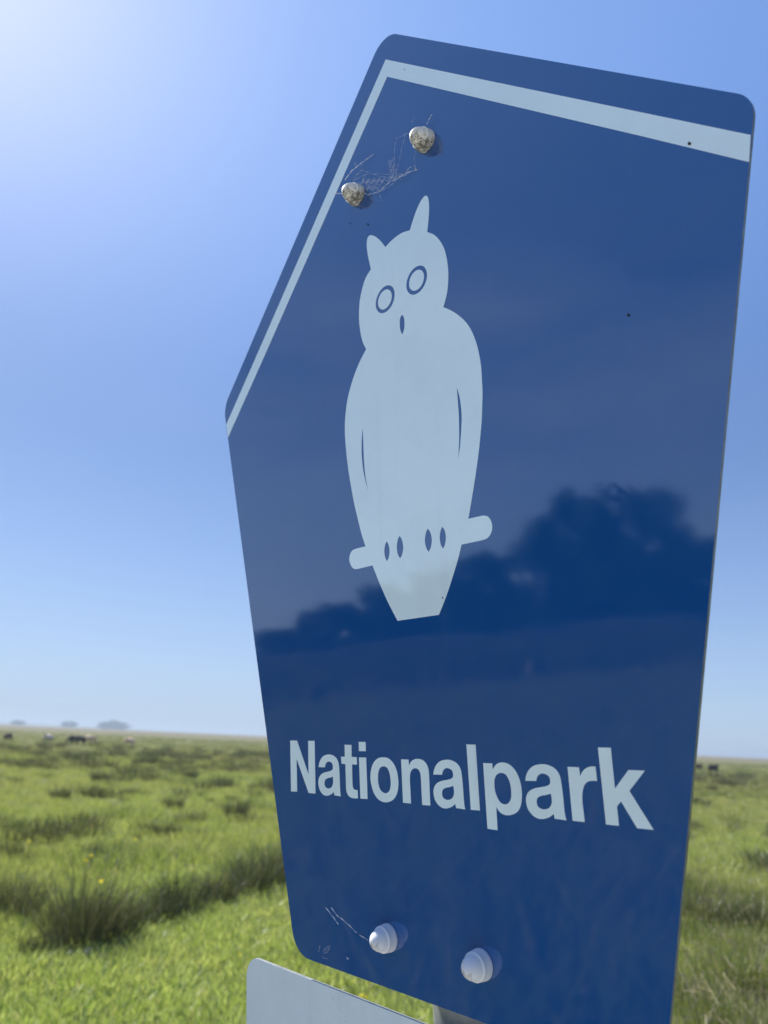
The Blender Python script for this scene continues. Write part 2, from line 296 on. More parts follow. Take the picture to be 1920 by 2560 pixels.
def grass_ground():
    k = NT('meadow_ground')
    co = k.n('ShaderNodeNewGeometry').outputs['Position']
    a = k.noise(co, .035, 5, .6)
    b = k.noise(co, .45, 5, .62)
    c = k.noise(co, 5.0, 5, .65)
    st = k.n('ShaderNodeMapping', {'Vector': co, 'Scale': (.010, .03, 1.0)}).outputs[0]
    d = k.noise(st, 1.0, 4, .55)
    col1 = k.ramp(b, [(.32, (.060, .080, .024)), (.48, (.125, .155, .040)), (.66, (.155, .180, .058))])
    col2 = k.ramp(a, [(.35, (.105, .125, .042)), (.6, (.165, .150, .072))])
    cc = k.mix(.45, col1, col2)
    f = k.n('ShaderNodeMapRange', {'Value': d, 'From Min': .52, 'From Max': .72, 'To Min': 0.0, 'To Max': .55}).outputs[0]
    cc = k.mix(f, cc, (.25, .19, .12))
    # towards the far salt marsh the sward turns to ripe brownish grass
    ln = k.n('ShaderNodeVectorMath', {0: co}, operation='LENGTH').outputs['Value']
    ff = k.n('ShaderNodeMapRange', {'Value': ln, 'From Min': 90.0, 'From Max': 420.0, 'To Min': 0.0, 'To Max': .75}).outputs[0]
    cc = k.mix(ff, cc, (.17, .125, .08))
    cc = k.mix(k.math('MULTIPLY', c, .5), cc, (.035, .05, .015))
    h = k.math('ADD', k.math('MULTIPLY', b, .5), k.math('MULTIPLY', c, .3))
    bs = k.bsdf(Base_Color=cc, Roughness=.95, Normal=k.bump(h, .7, .25))
    bs.inputs['Specular IOR Level'].default_value = .05
    return k.m
M['ground'] = grass_ground()

def build_ground():
    rs = [0]
    r = .6
    while r < 9000:
        rs.append(r); r *= 1.085
    nseg = 144
    V, F = [(0, 0, ground_z(0, 0))], []
    for r in rs[1:]:
        for i in range(nseg):
            a = 2 * math.pi * i / nseg
            x, y = r * math.sin(a), r * math.cos(a)
            V.append((x, y, ground_z(x, y)))
    for i in range(nseg): F.append((0, 1 + (i + 1) % nseg, 1 + i))
    for j in range(1, len(rs) - 1):
        b0, b1 = 1 + (j - 1) * nseg, 1 + j * nseg
        for i in range(nseg):
            k = (i + 1) % nseg
            F.append((b0 + i, b0 + k, b1 + k, b1 + i))
    o = link('ground', mesh('ground', V, F, True), M['ground'])
    tag(o, 'flat green salt marsh meadow running to the horizon', kind='structure')
build_ground()

def on_bounce_path(x, y):
    return -2.7 + .12 * noise.noise(Vector((0, y, 2))) < x < 1.7 + .15 * noise.noise(Vector((4, y * .8, 1))) and y < 1.5
def build_bounce_path():  # unseen path added behind the camera; its bounced sunlight brightens the sign face
    k = NT('bounce_gravel')
    co = k.n('ShaderNodeNewGeometry').outputs['Position']
    n1 = k.noise(co, 90, 4, .7); n2 = k.noise(co, 1.3, 4, .6)
    c = k.ramp(n1, [(.3, (.30, .29, .26)), (.6, (.50, .49, .45)), (.8, (.60, .59, .56))])
    c = k.mix(k.math('MULTIPLY', n2, .25), c, (.26, .25, .20))
    k.bsdf(Base_Color=c, Roughness=.9, Normal=k.bump(n1, .6, .01))
    V, F = [], []
    ys = [1.5 - i * .25 for i in range(180)]
    for y in ys:
        for j in range(9):
            x0 = -2.7 + .12 * noise.noise(Vector((0, y, 2))); x1 = 1.7 + .15 * noise.noise(Vector((4, y * .8, 1)))
            x = x0 + (x1 - x0) * j / 8
            V.append((x, y, ground_z(x, y) + (.02 if 0 < j < 8 else -.03)))
    for i in range(len(ys) - 1):
        for j in range(8):
            q = i * 9 + j; F.append((q, q + 9, q + 10, q + 1))
    tag(link('bounce_path', mesh('bounce_path', V, F, True), k.m), 'unseen pale gravel path added to bounce light onto the sign', kind='structure')
build_bounce_path()

def build_dyke():
    # low far embankment along the left half of the horizon
    k = NT('dyke_turf'); k.bsdf(Base_Color=(.07, .09, .04, 1), Roughness=.95)
    V, F = [], []
    n = 60
    for i in range(n + 1):
        a = R(-62 + 50 * i / n)
        h = (8.0 + 3 * noise.noise(Vector((i * .21, 2, 0)))) * min(1, (n - i) / 14)
        for r, z in ((2520, -.5), (2560, h), (2590, h), (2640, -.5)):
            V.append((r * math.sin(a), r * math.cos(a), z))
    for i in range(n):
        for j in range(3):
            b = i * 4 + j
            F.append((b, b + 4, b + 5, b + 1))
    tag(link('dyke', mesh('dyke', V, F), k.m), 'low far embankment on the left horizon', kind='structure')
build_dyke()

# ------------------------------------------------------------------ grass
def grass_mat(name, stops, trans=.42, brown=(.20, .165, .09), gloss=.03):
    k = NT(name)
    at = k.n('ShaderNodeAttribute', attribute_name='tone').outputs['Fac']
    oi = k.n('ShaderNodeObjectInfo').outputs['Random']
    pos = k.n('ShaderNodeNewGeometry').outputs['Position']
    n1 = k.noise(pos, .9, 6, .68)
    n2 = k.noise(pos, .11, 5, .65)
    v = k.math('ADD', k.math('MULTIPLY', at, .62), k.math('ADD', k.math('MULTIPLY', oi, .18), k.math('MULTIPLY', n1, .36)))
    c = k.ramp(v, stops)
    f = k.n('ShaderNodeMapRange', {'Value': n2, 'From Min': .44, 'From Max': .62, 'To Min': 0.0, 'To Max': .38}).outputs[0]
    c = k.mix(f, c, brown)
    dry = k.math('GREATER_THAN', at, .955)
    c = k.mix(dry, c, (.42, .38, .25))
    d = k.n('ShaderNodeBsdfDiffuse', {'Color': c})
    tcol = k.mix(1.0, c, (1.22, 1.2, .70), 'MULTIPLY')
    t = k.n('ShaderNodeBsdfTranslucent', {'Color': tcol})
    g = k.n('ShaderNodeBsdfGlossy', {'Color': (1, 1, 1, 1), 'Roughness': .38})
    m1 = k.n('ShaderNodeMixShader', {0: trans, 1: d.outputs[0], 2: t.outputs[0]})
    m2 = k.n('ShaderNodeMixShader', {0: gloss, 1: m1.outputs[0], 2: g.outputs[0]})
    k.t.links.new(m2.outputs[0], k.out.inputs['Surface'])
    return k.m
M['tussock'] = grass_mat('tussock', [(.2, (.024, .040, .013)), (.5, (.055, .076, .028)), (.95, (.20, .19, .11))], .14, (.09, .075, .045))
M['far'] = grass_mat('far_grass', [(.25, (.105, .130, .042)), (.5, (.165, .190, .066)), (1.0, (.23, .23, .11))], .4, (.19, .145, .095), 0.0)
M['turf'] = grass_mat('short_grass', [(.2, (.095, .165, .030)), (.5, (.260, .335, .094)), (.95, (.54, .59, .30))], .5)
M['mid'] = grass_mat('meadow_grass', [(.2, (.080, .125, .030)), (.5, (.220, .285, .072)), (1.0, (.46, .50, .22))], .48, (.24, .205, .115))
M['rush'] = grass_mat('rush', [(.2, (.050, .090, .020)), (.5, (.135, .190, .046)), (.95, (.31, .35, .15))], .42, (.13, .135, .06))
M['rush_dark'] = grass_mat('dark_rush', [(.25, (.030, .046, .016)), (.5, (.062, .082, .030)), (.95, (.22, .21, .12))], .28, (.10, .09, .055))

def tuft(name, n, rad, h0, h1, wid, lean, mat, droop=.5, segs=3, head=0.0, seed=0):
    rnd = random.Random(seed)
    V, F, T = [], [], []
    for _ in range(n):
        a = rnd.uniform(0, 2 * math.pi); rr = rad * math.sqrt(rnd.random())
        bx, by = rr * math.cos(a), rr * math.sin(a)
        h = rnd.uniform(h0, h1) * (1 - .25 * rr / rad)
        la = a + rnd.uniform(-1.1, 1.1); ln = lean * rnd.uniform(.2, 1.2) * (.3 + rr / rad)
        w = wid * rnd.uniform(.7, 1.3)
        fa = rnd.uniform(0, math.pi)
        wx, wy = math.cos(fa) * w, math.sin(fa) * w
        dx, dy = math.cos(la), math.sin(la)
        t0 = rnd.random()
        b = len(V)
        for s in range(segs):
            u = s / segs
            off = h * ln * (u + droop * u * u)
            z = h * (u - droop * ln * .35 * u * u)
            k = 1 - .55 * u
            V.append((bx + dx * off - wx * k / 2, by + dy * off - wy * k / 2, z))
            V.append((bx + dx * off + wx * k / 2, by + dy * off + wy * k / 2, z))
            T += [t0, t0]
        off = h * ln * (1 + droop); z = h * (1 - droop * ln * .35)
        V.append((bx + dx * off, by + dy * off, z)); T.append(t0)
        for s in range(segs - 1):
            q = b + 2 * s
            F.append((q, q + 1, q + 3, q + 2))
        q = b + 2 * (segs - 1)
        F.append((q, q + 1, q + 2))
        if rnd.random() < head:      # a small seed head on the tip
            q = len(V); s = w * .8; L = h * .10
            for i in range(3):
                an = i * 2.1
                V.append((bx + dx * off + s * math.cos(an), by + dy * off + s * math.sin(an), z + L * .2)); T.append(.97)
            V.append((bx + dx * off * 1.03, by + dy * off * 1.03, z + L)); T.append(.97)
            V.append((bx + dx * off, by + dy * off, z - L * .4)); T.append(.97)
            for i in range(3):
                F.append((q + i, q + (i + 1) % 3, q + 3)); F.append((q + (i + 1) % 3, q + i, q + 4))
    me = mesh(name, V, F)
    at = me.attributes.new('tone', 'FLOAT', 'POINT')
    at.data.foreach_set('value', T)
    me.materials.append(mat)
    return me

def source(meshes, name):
    c = bpy.data.collections.new(name)
    for i, me in enumerate(meshes):
        c.objects.link(bpy.data.objects.new('%s_%02d' % (name, i), me))
    return c

def scatter(name, pts, coll, nsrc, label):
    """pts: (x, y, z, rot, scale, index, tilt)"""
    me = bpy.data.meshes.new(name)
    me.from_pydata([p[:3] for p in pts], [], [])
    for nm, typ, vals, key in (('rz', 'FLOAT', [p[3] for p in pts], 'value'), ('sc', 'FLOAT', [p[4] for p in pts], 'value'), ('ix', 'INT', [p[5] for p in pts], 'value')):
        me.attributes.new(nm, typ, 'POINT').data.foreach_set(key, vals)
    o = link(name, me)
    g = bpy.data.node_groups.new(name + '_scatter', 'GeometryNodeTree')
    g.interface.new_socket('Geometry', in_out='INPUT', socket_type='NodeSocketGeometry')
    g.interface.new_socket('Geometry', in_out='OUTPUT', socket_type='NodeSocketGeometry')
    gi = g.nodes.new('NodeGroupInput'); go = g.nodes.new('NodeGroupOutput')
    ip = g.nodes.new('GeometryNodeInstanceOnPoints')
    ci = g.nodes.new('GeometryNodeCollectionInfo')
    ci.inputs['Collection'].default_value = coll
    ci.inputs['Separate Children'].default_value = True
    ci.inputs['Reset Children'].default_value = True
    def attr(nm, t):
        n = g.nodes.new('GeometryNodeInputNamedAttribute'); n.data_type = t
        n.inputs['Name'].default_value = nm
        return n.outputs['Attribute']
    cx = g.nodes.new('ShaderNodeCombineXYZ')
    g.links.new(attr('rz', 'FLOAT'), cx.inputs['Z'])
    g.links.new(gi.outputs[0], ip.inputs['Points'])
    g.links.new(ci.outputs[0], ip.inputs['Instance'])
    ip.inputs['Pick Instance'].default_value = True
    g.links.new(attr('ix', 'INT'), ip.inputs['Instance Index'])
    g.links.new(cx.outputs[0], ip.inputs['Rotation'])
    g.links.new(attr('sc', 'FLOAT'), ip.inputs['Scale'])
    g.links.new(ip.outputs[0], go.inputs[0])
    md = o.modifiers.new('scatter', 'NODES'); md.node_group = g
    tag(o, label, kind='stuff')
    return o

turf_src = source([tuft('turf', 52, .16, .05, .12, .009, .55, M['turf'], seed=i) for i in range(4)] + [tuft('turf', 44, .15, .08, .17, .009, .6, M['turf'], head=.04, seed=11 + i) for i in range(2)], 'turf_tuft')
mid_src = source([tuft('mid', 70, .24, .12, .30, .009, .5, M['mid'], head=.05, seed=20 + i) for i in range(4)] + [tuft('mid', 80, .24, .14, .30, .009, .6, M['rush'], head=.10, seed=30 + i) for i in range(2)] + [tuft('mid', 90, .2, .16, .36, .010, .55, M['rush_dark'], head=.05, seed=37)], 'meadow_tuft')
tall_src = source([tuft('tall', 110, .20, .28, .62, .008, .38, M['rush'], head=.12, seed=40 + i) for i in range(2)] + [tuft('tall', 100, .22, .22, .5, .008, .5, M['mid'], head=.12, seed=50 + i) for i in range(2)] + [tuft('tall', 100, .18, .25, .6, .008, .45, M['rush_dark'], head=.12, seed=60)], 'tall_tuft')
far_src = source([tuft('far', 60, .8, .10, .26, .05, .5, M['far'], segs=2, seed=70 + i) for i in range(3)] + [tuft('far', 70, .7, .14, .34, .05, .5, M['rush'], segs=2, seed=80)], 'far_tuft')

rnd = random.Random(3)
turf, mid, tall, far = [], [], [], []
AZ = 44
# near sward
for _ in range(11500):
    a = R(rnd.uniform(-AZ, AZ)); r = math.sqrt(rnd.uniform(1.2 ** 2, 12.0 ** 2))
    x, y = r * math.sin(a), r * math.cos(a)
    if band_d(x, y) < 1.6 and not on_bounce_path(x, y):
        turf.append((x, y, ground_z(x, y) - .01, rnd.uniform(0, 6.28), rnd.uniform(.75, 1.3), rnd.randrange(6)))
# extra density close in
for _ in range(9000):
    a = R(rnd.uniform(-AZ, AZ)); r = math.sqrt(rnd.uniform(1.2 ** 2, 8.0 ** 2))
    x, y = r * math.sin(a), r * math.cos(a)
    if band_d(x, y) < .2 and not on_bounce_path(x, y):
        turf.append((x, y, ground_z(x, y) - .01, rnd.uniform(0, 6.28), rnd.uniform(.7, 1.15), rnd.randrange(6)))
# tall belt
for _ in range(10500):
    a = R(rnd.uniform(-AZ, AZ)); r = math.sqrt(rnd.uniform(1.0 ** 2, 13.0 ** 2))
    x, y = r * math.sin(a), r * math.cos(a)
    d = band_d(x, y)
    if d <= 0 or on_bounce_path(x, y): continue
    wdt = 1.15 + .9 * noise.noise(Vector((x * .5, y * .5, 9))) if x < 1.0 else 3.4
    if d < wdt:
        c = noise.noise(Vector((x * 1.3, y * 1.3, 3.7)))
        e = noise.noise(Vector((x * 2.6, y * 2.6, 8.2)))
        if d < .25 + .45 * (e + .4): continue
        if rnd.random() < (.18 if c > .12 else .74 + .5 * max(0, -c)): continue
        edge = min(1.0, .5 + d * .8) * (1 if d < wdt - .6 else .65)
        ix = rnd.choice((0, 1, 4, 2)) if c > .12 else rnd.choice((2, 3, 3, 0))
        tall.append((x, y, ground_z(x, y) - .01, rnd.uniform(0, 6.28), edge * (rnd.uniform(.34, .62) + .40 * c), ix))
# meadow beyond
for _ in range(15000):
    a = R(rnd.uniform(-AZ, AZ)); r = 5 + 43 * rnd.random() ** 1.25
    x, y = r * math.sin(a), r * math.cos(a)
    if band_d(x, y) < .9: continue
    c = noise.noise(Vector((x * .45, y * .45, 7.7)))
    ix = rnd.randrange(4, 6) if c > .28 and rnd.random() < .35 else rnd.randrange(4)
    mid.append((x, y, ground_z(x, y) - .01, rnd.uniform(0, 6.28), rnd.uniform(.6, 1.0) * (1.25 if ix > 3 else .85), ix))
for _ in range(2000):
    a = R(rnd.uniform(-AZ, AZ)); r = 6 + 70 * rnd.random() ** 1.1
    x, y = r * math.sin(a), r * math.cos(a)
    if band_d(x, y) < 1.6 or noise.noise(Vector((x * .22, y * .4, 12.3))) < -.02: continue
    s0 = rnd.choice((.5, .6, .75, 1.0, 1.3)) * (1 + r / 70)
    for _k in range(rnd.choice((1, 1, 2, 3))):
        mid.append((x + rnd.gauss(0, .16) * s0, y + rnd.gauss(0, .16) * s0, ground_z(x, y) - .01, rnd.uniform(0, 6.28), s0 * rnd.uniform(.7, 1), 6))
for _ in range(9000):
    a = R(rnd.uniform(-AZ, AZ)); r = 36 + 170 * rnd.random() ** 1.3
    x, y = r * math.sin(a), r * math.cos(a)
    c = noise.noise(Vector((x * .12, y * .3, 4.7)))
    ix = 3 if c > .2 and rnd.random() < .3 else rnd.randrange(3)
    far.append((x, y, ground_z(x, y) - .02, rnd.uniform(0, 6.28), rnd.uniform(.55, 1.0), ix))
scatter('short_grass', turf, turf_src, 6, 'short bright green grass in front of the tall belt')
scatter('tall_grass', tall, tall_src, 5, 'tall rough grass belt crossing the meadow')
scatter('meadow_grass', mid, mid_src, 6, 'uneven meadow grass behind the tall belt')
scatter('distant_grass', far, far_src, 4, 'distant coarse grass of the salt marsh')

# unseen reeds added on the left to darken the ground mirrored in the sign
reeds, reeds_far = [], []
for _ in range(9000):
    a = R(rnd.uniform(-118, -62)); r = math.sqrt(rnd.uniform(2.6 ** 2, 20.0 ** 2))
    x, y = r * math.sin(a), r * math.cos(a)
    reeds.append((x, y, ground_z(x, y) - .01, rnd.uniform(0, 6.28), rnd.uniform(.8, 1.3), rnd.choice((0, 1, 4, 4, 4))))
for _ in range(5000):
    a = R(rnd.uniform(-135, -52)); r = 18 + 30 * rnd.random()
    x, y = r * math.sin(a), r * math.cos(a)
    reeds_far.append((x, y, ground_z(x, y) - .02, rnd.uniform(0, 6.28), rnd.uniform(1.1, 1.8), rnd.choice((0, 1))))
reed_src = source([tuft('reed', 90, .7, .3, .8, .05, .4, M['rush_dark'], segs=2, seed=90 + i) for i in range(2)], 'reed_tuft')
pale = []  # pale strip added to stand in for the light streak in the sign
for _ in range(900):
    a = R(rnd.uniform(-125, -66)); r = rnd.uniform(49.5, 52.5)
    x, y = r * math.sin(a), r * math.cos(a)
    pale.append((x, y, ground_z(x, y) - .02, rnd.uniform(0, 6.28), rnd.uniform(.9, 1.05), 0))
straw_m = plain('dry_reed', (.30, .29, .25))
scatter('dry_reeds', pale, source([tuft('dry', 110, .5, 1.5, 1.85, .04, .12, straw_m, segs=2, seed=97)], 'dry_reed_tuft'), 1, 'added pale reed strip standing in for a light streak mirrored in the sign')
scatter('added_dark_reeds', reeds, tall_src, 5, 'added dark reeds left of the camera, darkening the mirrored ground')
scatter('far_reeds', reeds_far, reed_src, 2, 'added dark reed bed before the tree row, darkening the mirrored ground')

# dark tussocks one can tell apart
rush_me = [tuft('rush_tussock', 520, .24, .38, .76, .007, .42, M['tussock'], head=.05, segs=4, seed=100 + i) for i in range(3)]
small_me = [tuft('small_tussock', 240, .16, .2, .40, .008, .5, M['tussock'], segs=3, seed=110 + i) for i in range(2)]
def plant(name, me, px, py, s, rz, label, group, cat='grass tussock'):
    p = gp(px, py)
    o = link(name, me)
    o.location = (p.x, p.y, ground_z(p.x, p.y) - .02)
    s *= .84 if name == 'rush_tussock' else .92
    o.scale = (s, s, s); o.rotation_euler = (0, 0, rz)
    tag(o, label, cat, group)
    return o
G1 = 'dark rush tussocks in the tall belt'
for px, py, i, s, rz, lab in (
    (200, 2365, 0, 1.2, 0.3, 'biggest dark brown rush tussock at the left front of the tall belt'),
    (285, 2350, 1, .85, 1.9, 'dark green rush tussock just right of the biggest dark tussock'),
    (85, 2400, 2, .48, 4.2, 'low round tussock standing in the short grass at the far left'),
    (395, 2310, 2, .72, 2.2, 'rush tussock in the gap between the two dark masses of the belt'),
    (450, 2290, 0, .92, 5.0, 'dark purplish brown tussock midway between picture edge and sign'),
    (545, 2262, 1, .8, 3.3, 'arching grey green tussock with pale leaning blades left of the sign'),
    (625, 2232, 2, .95, 1.0, 'dark tussock next to the left edge of the blue sign'),
    (700, 2210, 0, 1.0, 2.7, 'dark tussock partly hidden behind the left edge of the blue sign'),
    (30, 2300, 1, .9, 3.9, 'brownish tussock at the extreme left edge of the belt'),
    (1760, 2330, 1, .85, .8, 'dark green tussock close to the right edge of the blue sign'),
    (1890, 2345, 0, .9, 2.1, 'dark tussock at the right edge of the picture behind the pale dry grass')):
    plant('rush_tussock', rush_me[i], px, py, s, rz, lab, G1)
G2 = 'small dark tussocks out in the meadow'
for px, py, i, s, lab in (
    (240, 2150, 0, .9, 'small very dark tussock in bright grass above the biggest rush tussock'),
    (432, 2022, 1, 1.25, 'small dark tussock in the middle of the left meadow'),
    (150, 2000, 0, 1.3, 'broad grey green tussock in the far left meadow'),
    (415, 2090, 0, 1.1, 'dark tussock just beyond the belt midway to the sign'),
    (475, 1945, 1, 1.6, 'wide dark tussock far out on the left meadow nearest to the sign'),
    (250, 1955, 0, 1.6, 'long dark patch of tussock below the grazing black sheep'),
    (25, 2140, 1, .8, 'small dark tussock at the left edge beyond the belt'),
    (590, 2040, 0, 1.5, 'dark green tussock beyond the belt close to the left edge of the sign'),
    (1733, 2078, 1, 1.0, 'dark little tussock touching the right edge of the blue sign'),
    (1780, 1978, 0, 1.3, 'faint tussock below the black sheep right of the sign')):
    plant('meadow_tussock', small_me[i], px, py, s, px * .1, lab, G2)

# dry straw stalks on the lower right
def straw():
    V, F = [], []
    rr = random.Random(5)
    for _ in range(260):
        p = gp(rr.uniform(1690, 2100), rr.uniform(2440, 2700))
        a = rr.uniform(0, 6.28); L = rr.uniform(.12, .38); z0 = rr.uniform(.05, .3); el = rr.uniform(-.3, .9)
        d = Vector((math.cos(a) * math.cos(el), math.sin(a) * math.cos(el), math.sin(el))) * L
        s = Vector((-math.sin(a), math.cos(a), 0)) * .0022
        b = len(V); q = Vector((p.x, p.y, z0))
        V += [q - s, q + s, q + d + s * .4, q + d - s * .4]; F.append((b, b + 1, b + 2, b + 3))
        u = Vector((0, 0, .0022))
        b = len(V); V += [q - u, q + u, q + d + u * .4, q + d - u * .4]; F.append((b, b + 1, b + 2, b + 3))
    o = link('dry_grass', mesh('dry_grass', [tuple(v) for v in V], F), plain('straw', (.46, .40, .27)))
    tag(o, 'pale dry grass stalks at the lower right beside the sign', kind='stuff')
straw()

# buttercups
def petal_mesh():
    V, F = [], []
    for i in range(5):
        a = i * 2 * math.pi / 5
        c, s = math.cos(a), math.sin(a)
        loc = [(.001, 0, 0), (.006, -.0045, .0022), (.0115, -.004, .005), (.0125, 0, .0055), (.0115, .004, .005), (.006, .0045, .0022)]
        b = len(V)
        V += [(x * c - y * s, x * s + y * c, z) for x, y, z in loc]
        F.append(tuple(range(b, b + 6)))
    return mesh('petals', V, F)
def stem_mesh(h):
    bm = bmesh.new()
    prev = None
    for i in range(6):
        u = i / 5
        ring = [bm.verts.new((.02 * u * u + .0011 * math.cos(t), .012 * math.sin(u * 2) + .0011 * math.sin(t), h * u)) for t in (0, 2.1, 4.2)]
        if prev:
            for j in range(3): bm.faces.new((prev[j], prev[(j + 1) % 3], ring[(j + 1) % 3], ring[j]))
        prev = ring
    me = bpy.data.meshes.new('stem'); bm.to_mesh(me); bm.free(); return me
M['yellow'] = NT('buttercup_yellow').m
def yel():
    k = NT('petal_yellow')
    d = k.n('ShaderNodeBsdfDiffuse', {'Color': (.85, .68, .03, 1)})
    t = k.n('ShaderNodeBsdfTranslucent', {'Color': (.9, .72, .02, 1)})
    m1 = k.n('ShaderNodeMixShader', {0: .5, 1: d.outputs[0], 2: t.outputs[0]})
    k.t.links.new(m1.outputs[0], k.out.inputs['Surface'])
    return k.m
M['yellow'] = yel()
M['stem'] = plain('stem_green', (.09, .15, .03))
pm = petal_mesh(); pm.materials.append(M['yellow'])
sm = {}
for px, py, h, depth_py, lab in (
    (176, 2226, .62, 2372, 'yellow buttercup above the biggest dark tussock, left one of two'),
    (199, 2223, .66, 2372, 'yellow buttercup above the biggest dark tussock, right one of two'),
    (236, 2275, .50, 2385, 'low yellow buttercup against the dark green tussock'),
    (598, 2383, .16, None, 'lone yellow buttercup in the short grass left of the pale lower sign'),
    (903, 2482, .15, None, 'upper left buttercup of the three between the two signs'),
    (912, 2491, .14, None, 'middle buttercup of the three between the two signs'),
    (906, 2500, .14, None, 'lowest buttercup of the three between the two signs'),
    (78, 2100, .22, None, 'yellow flower in the meadow at the left beyond the belt'),
    (342, 2100, .22, None, 'yellow flower in the meadow midway between edge and sign')):
    q = gp(px, py) if depth_py is None else gp(px, depth_py)
    if depth_py is None: q = q * (1 - h / CAM_H)
    h = round(h, 2)
    if h not in sm:
        sm[h] = stem_mesh(h); sm[h].materials.append(M['stem'])
    t = empty('buttercup', (q.x, q.y, ground_z(q.x, q.y)), px)
    tag(t, lab, 'flower', 'yellow buttercups in the grass')
    link('stem', sm[h], None, t)
    f = link('petals', pm, None, t); f.location = (.02, .011, h); f.rotation_euler = (.5, .3, 0)
    f.scale = (1.25,) * 3

# pale bits lying on the turf
def lump(name, sx, sy, sz, seed):
    bm = bmesh.new(); bmesh.ops.create_icosphere(bm, subdivisions=2, radius=1)
    for v in bm.verts:
        n_ = 1 + .55 * noise.noise(v.co * 1.7 + Vector((seed, 0, 0)))
        v.co = Vector((v.co.x * sx * n_, v.co.y * sy * n_, max(v.co.z, -.4) * sz * n_))
    me = bpy.data.meshes.new(name); bm.to_mesh(me); bm.free()
    me.polygons.foreach_set('use_smooth', [True] * len(me.polygons)); return me
M['stone'] = plain('pale_stone', (.86, .72, .60))
for px, py, sx, sy, sz, lab in (
    (171, 2400, .035, .03, .03, 'small whitish stone, left one in the grass before the dark tussock'),
    (205, 2395, .06, .028, .022, 'longer pinkish pale stone in the grass before the dark tussock'),
    (220, 2391, .03, .025, .03, 'small pale stone at the right end of the pinkish stone')):
    p = gp(px, py)
    o = link('pale_stone', lump('pale_stone', sx, sy, sz, px), M['stone'])
    o.location = (p.x, p.y, ground_z(p.x, p.y) + .035)
    tag(o, lab, 'stone', 'pale stones in the short grass')

# ------------------------------------------------------------------ sheep
def skin_mesh(name, verts, edges, radii, sub=2, root=0):
    me = bpy.data.meshes.new(name)
    me.from_pydata(verts, edges, [])
    o = bpy.data.objects.new(name, me); col.objects.link(o)
    md = o.modifiers.new('skin', 'SKIN'); md.use_smooth_shade = True
    lay = me.skin_vertices[0].data if me.skin_vertices else None
    if lay is None:
        bpy.context.view_layer.objects.active = o
        bm = bmesh.new(); bm.from_mesh(me); bm.verts.layers.skin.verify(); bm.to_mesh(me); bm.free()
        lay = me.skin_vertices[0].data
    for i, r in enumerate(radii):
        lay[i].radius = (r, r); lay[i].use_root = (i == root)
    s = o.modifiers.new('sub', 'SUBSURF'); s.levels = sub; s.render_levels = sub
    dg = bpy.context.evaluated_depsgraph_get(); dg.update()
    ev = o.evaluated_get(dg)
    res = bpy.data.meshes.new_from_object(ev)
    bpy.data.objects.remove(o); bpy.data.meshes.remove(me)
    res.polygons.foreach_set('use_smooth', [True] * len(res.polygons))
    return res
def sheep_mesh(grazing):
    V = [(0, 0, .55), (.25, 0, .56), (.40, 0, .58), (-.25, 0, .56), (-.42, 0, .53)]
    E = [(0, 1), (1, 2), (0, 3), (3, 4)]
    Rr = [.245, .235, .17, .245, .18]
    if grazing: hp = [(.55, 0, .48), (.64, 0, .30), (.69, 0, .16)]
    else: hp = [(.48, 0, .68), (.53, 0, .78), (.64, 0, .74)]
    for p, r_, a in zip(hp, (.10, .085, .045), (2, 5, 6)):
        V.append(p); Rr.append(r_); E.append((a, len(V) - 1))
    V.append((-.50, 0, .46)); Rr.append(.05); E.append((4, 8))
    for sx, a in ((.27, 1), (-.27, 3)):
        for sy in (-1, 1):
            n0 = len(V)
            V += [(sx, .12 * sy, .40), (sx + (.0 if sx > 0 else -.05), .12 * sy, .22), (sx, .12 * sy, .01)]
            Rr += [.075, .036, .03]
            E += [(a, n0), (n0, n0 + 1), (n0 + 1, n0 + 2)]
    me = skin_mesh('sheep_body', V, E, Rr)
    for v in me.vertices:
        if v.co.z > .36 and abs(v.co.x) < .48:
            v.co += v.normal * .022 * noise.noise(v.co * 16)
    return me
def ear_mesh():
    return mesh('ear', [(0, 0, 0), (.02, .05, .02), (.0, .12, -.01), (-.02, .05, -.02), (0.012, .05, -.01)], [(0, 1, 2, 3), (0, 4, 2, 1), (0, 3, 2, 4)])
body = {True: sheep_mesh(True), False: sheep_mesh(False)}
earm = ear_mesh()
wool = {'black': plain('black_wool', (.012, .011, .011)), 'tan': plain('tan_wool', (.78, .55, .36)), 'white': plain('pale_wool', (.55, .47, .38)), 'brown': plain('brown_wool', (.10, .065, .04))}
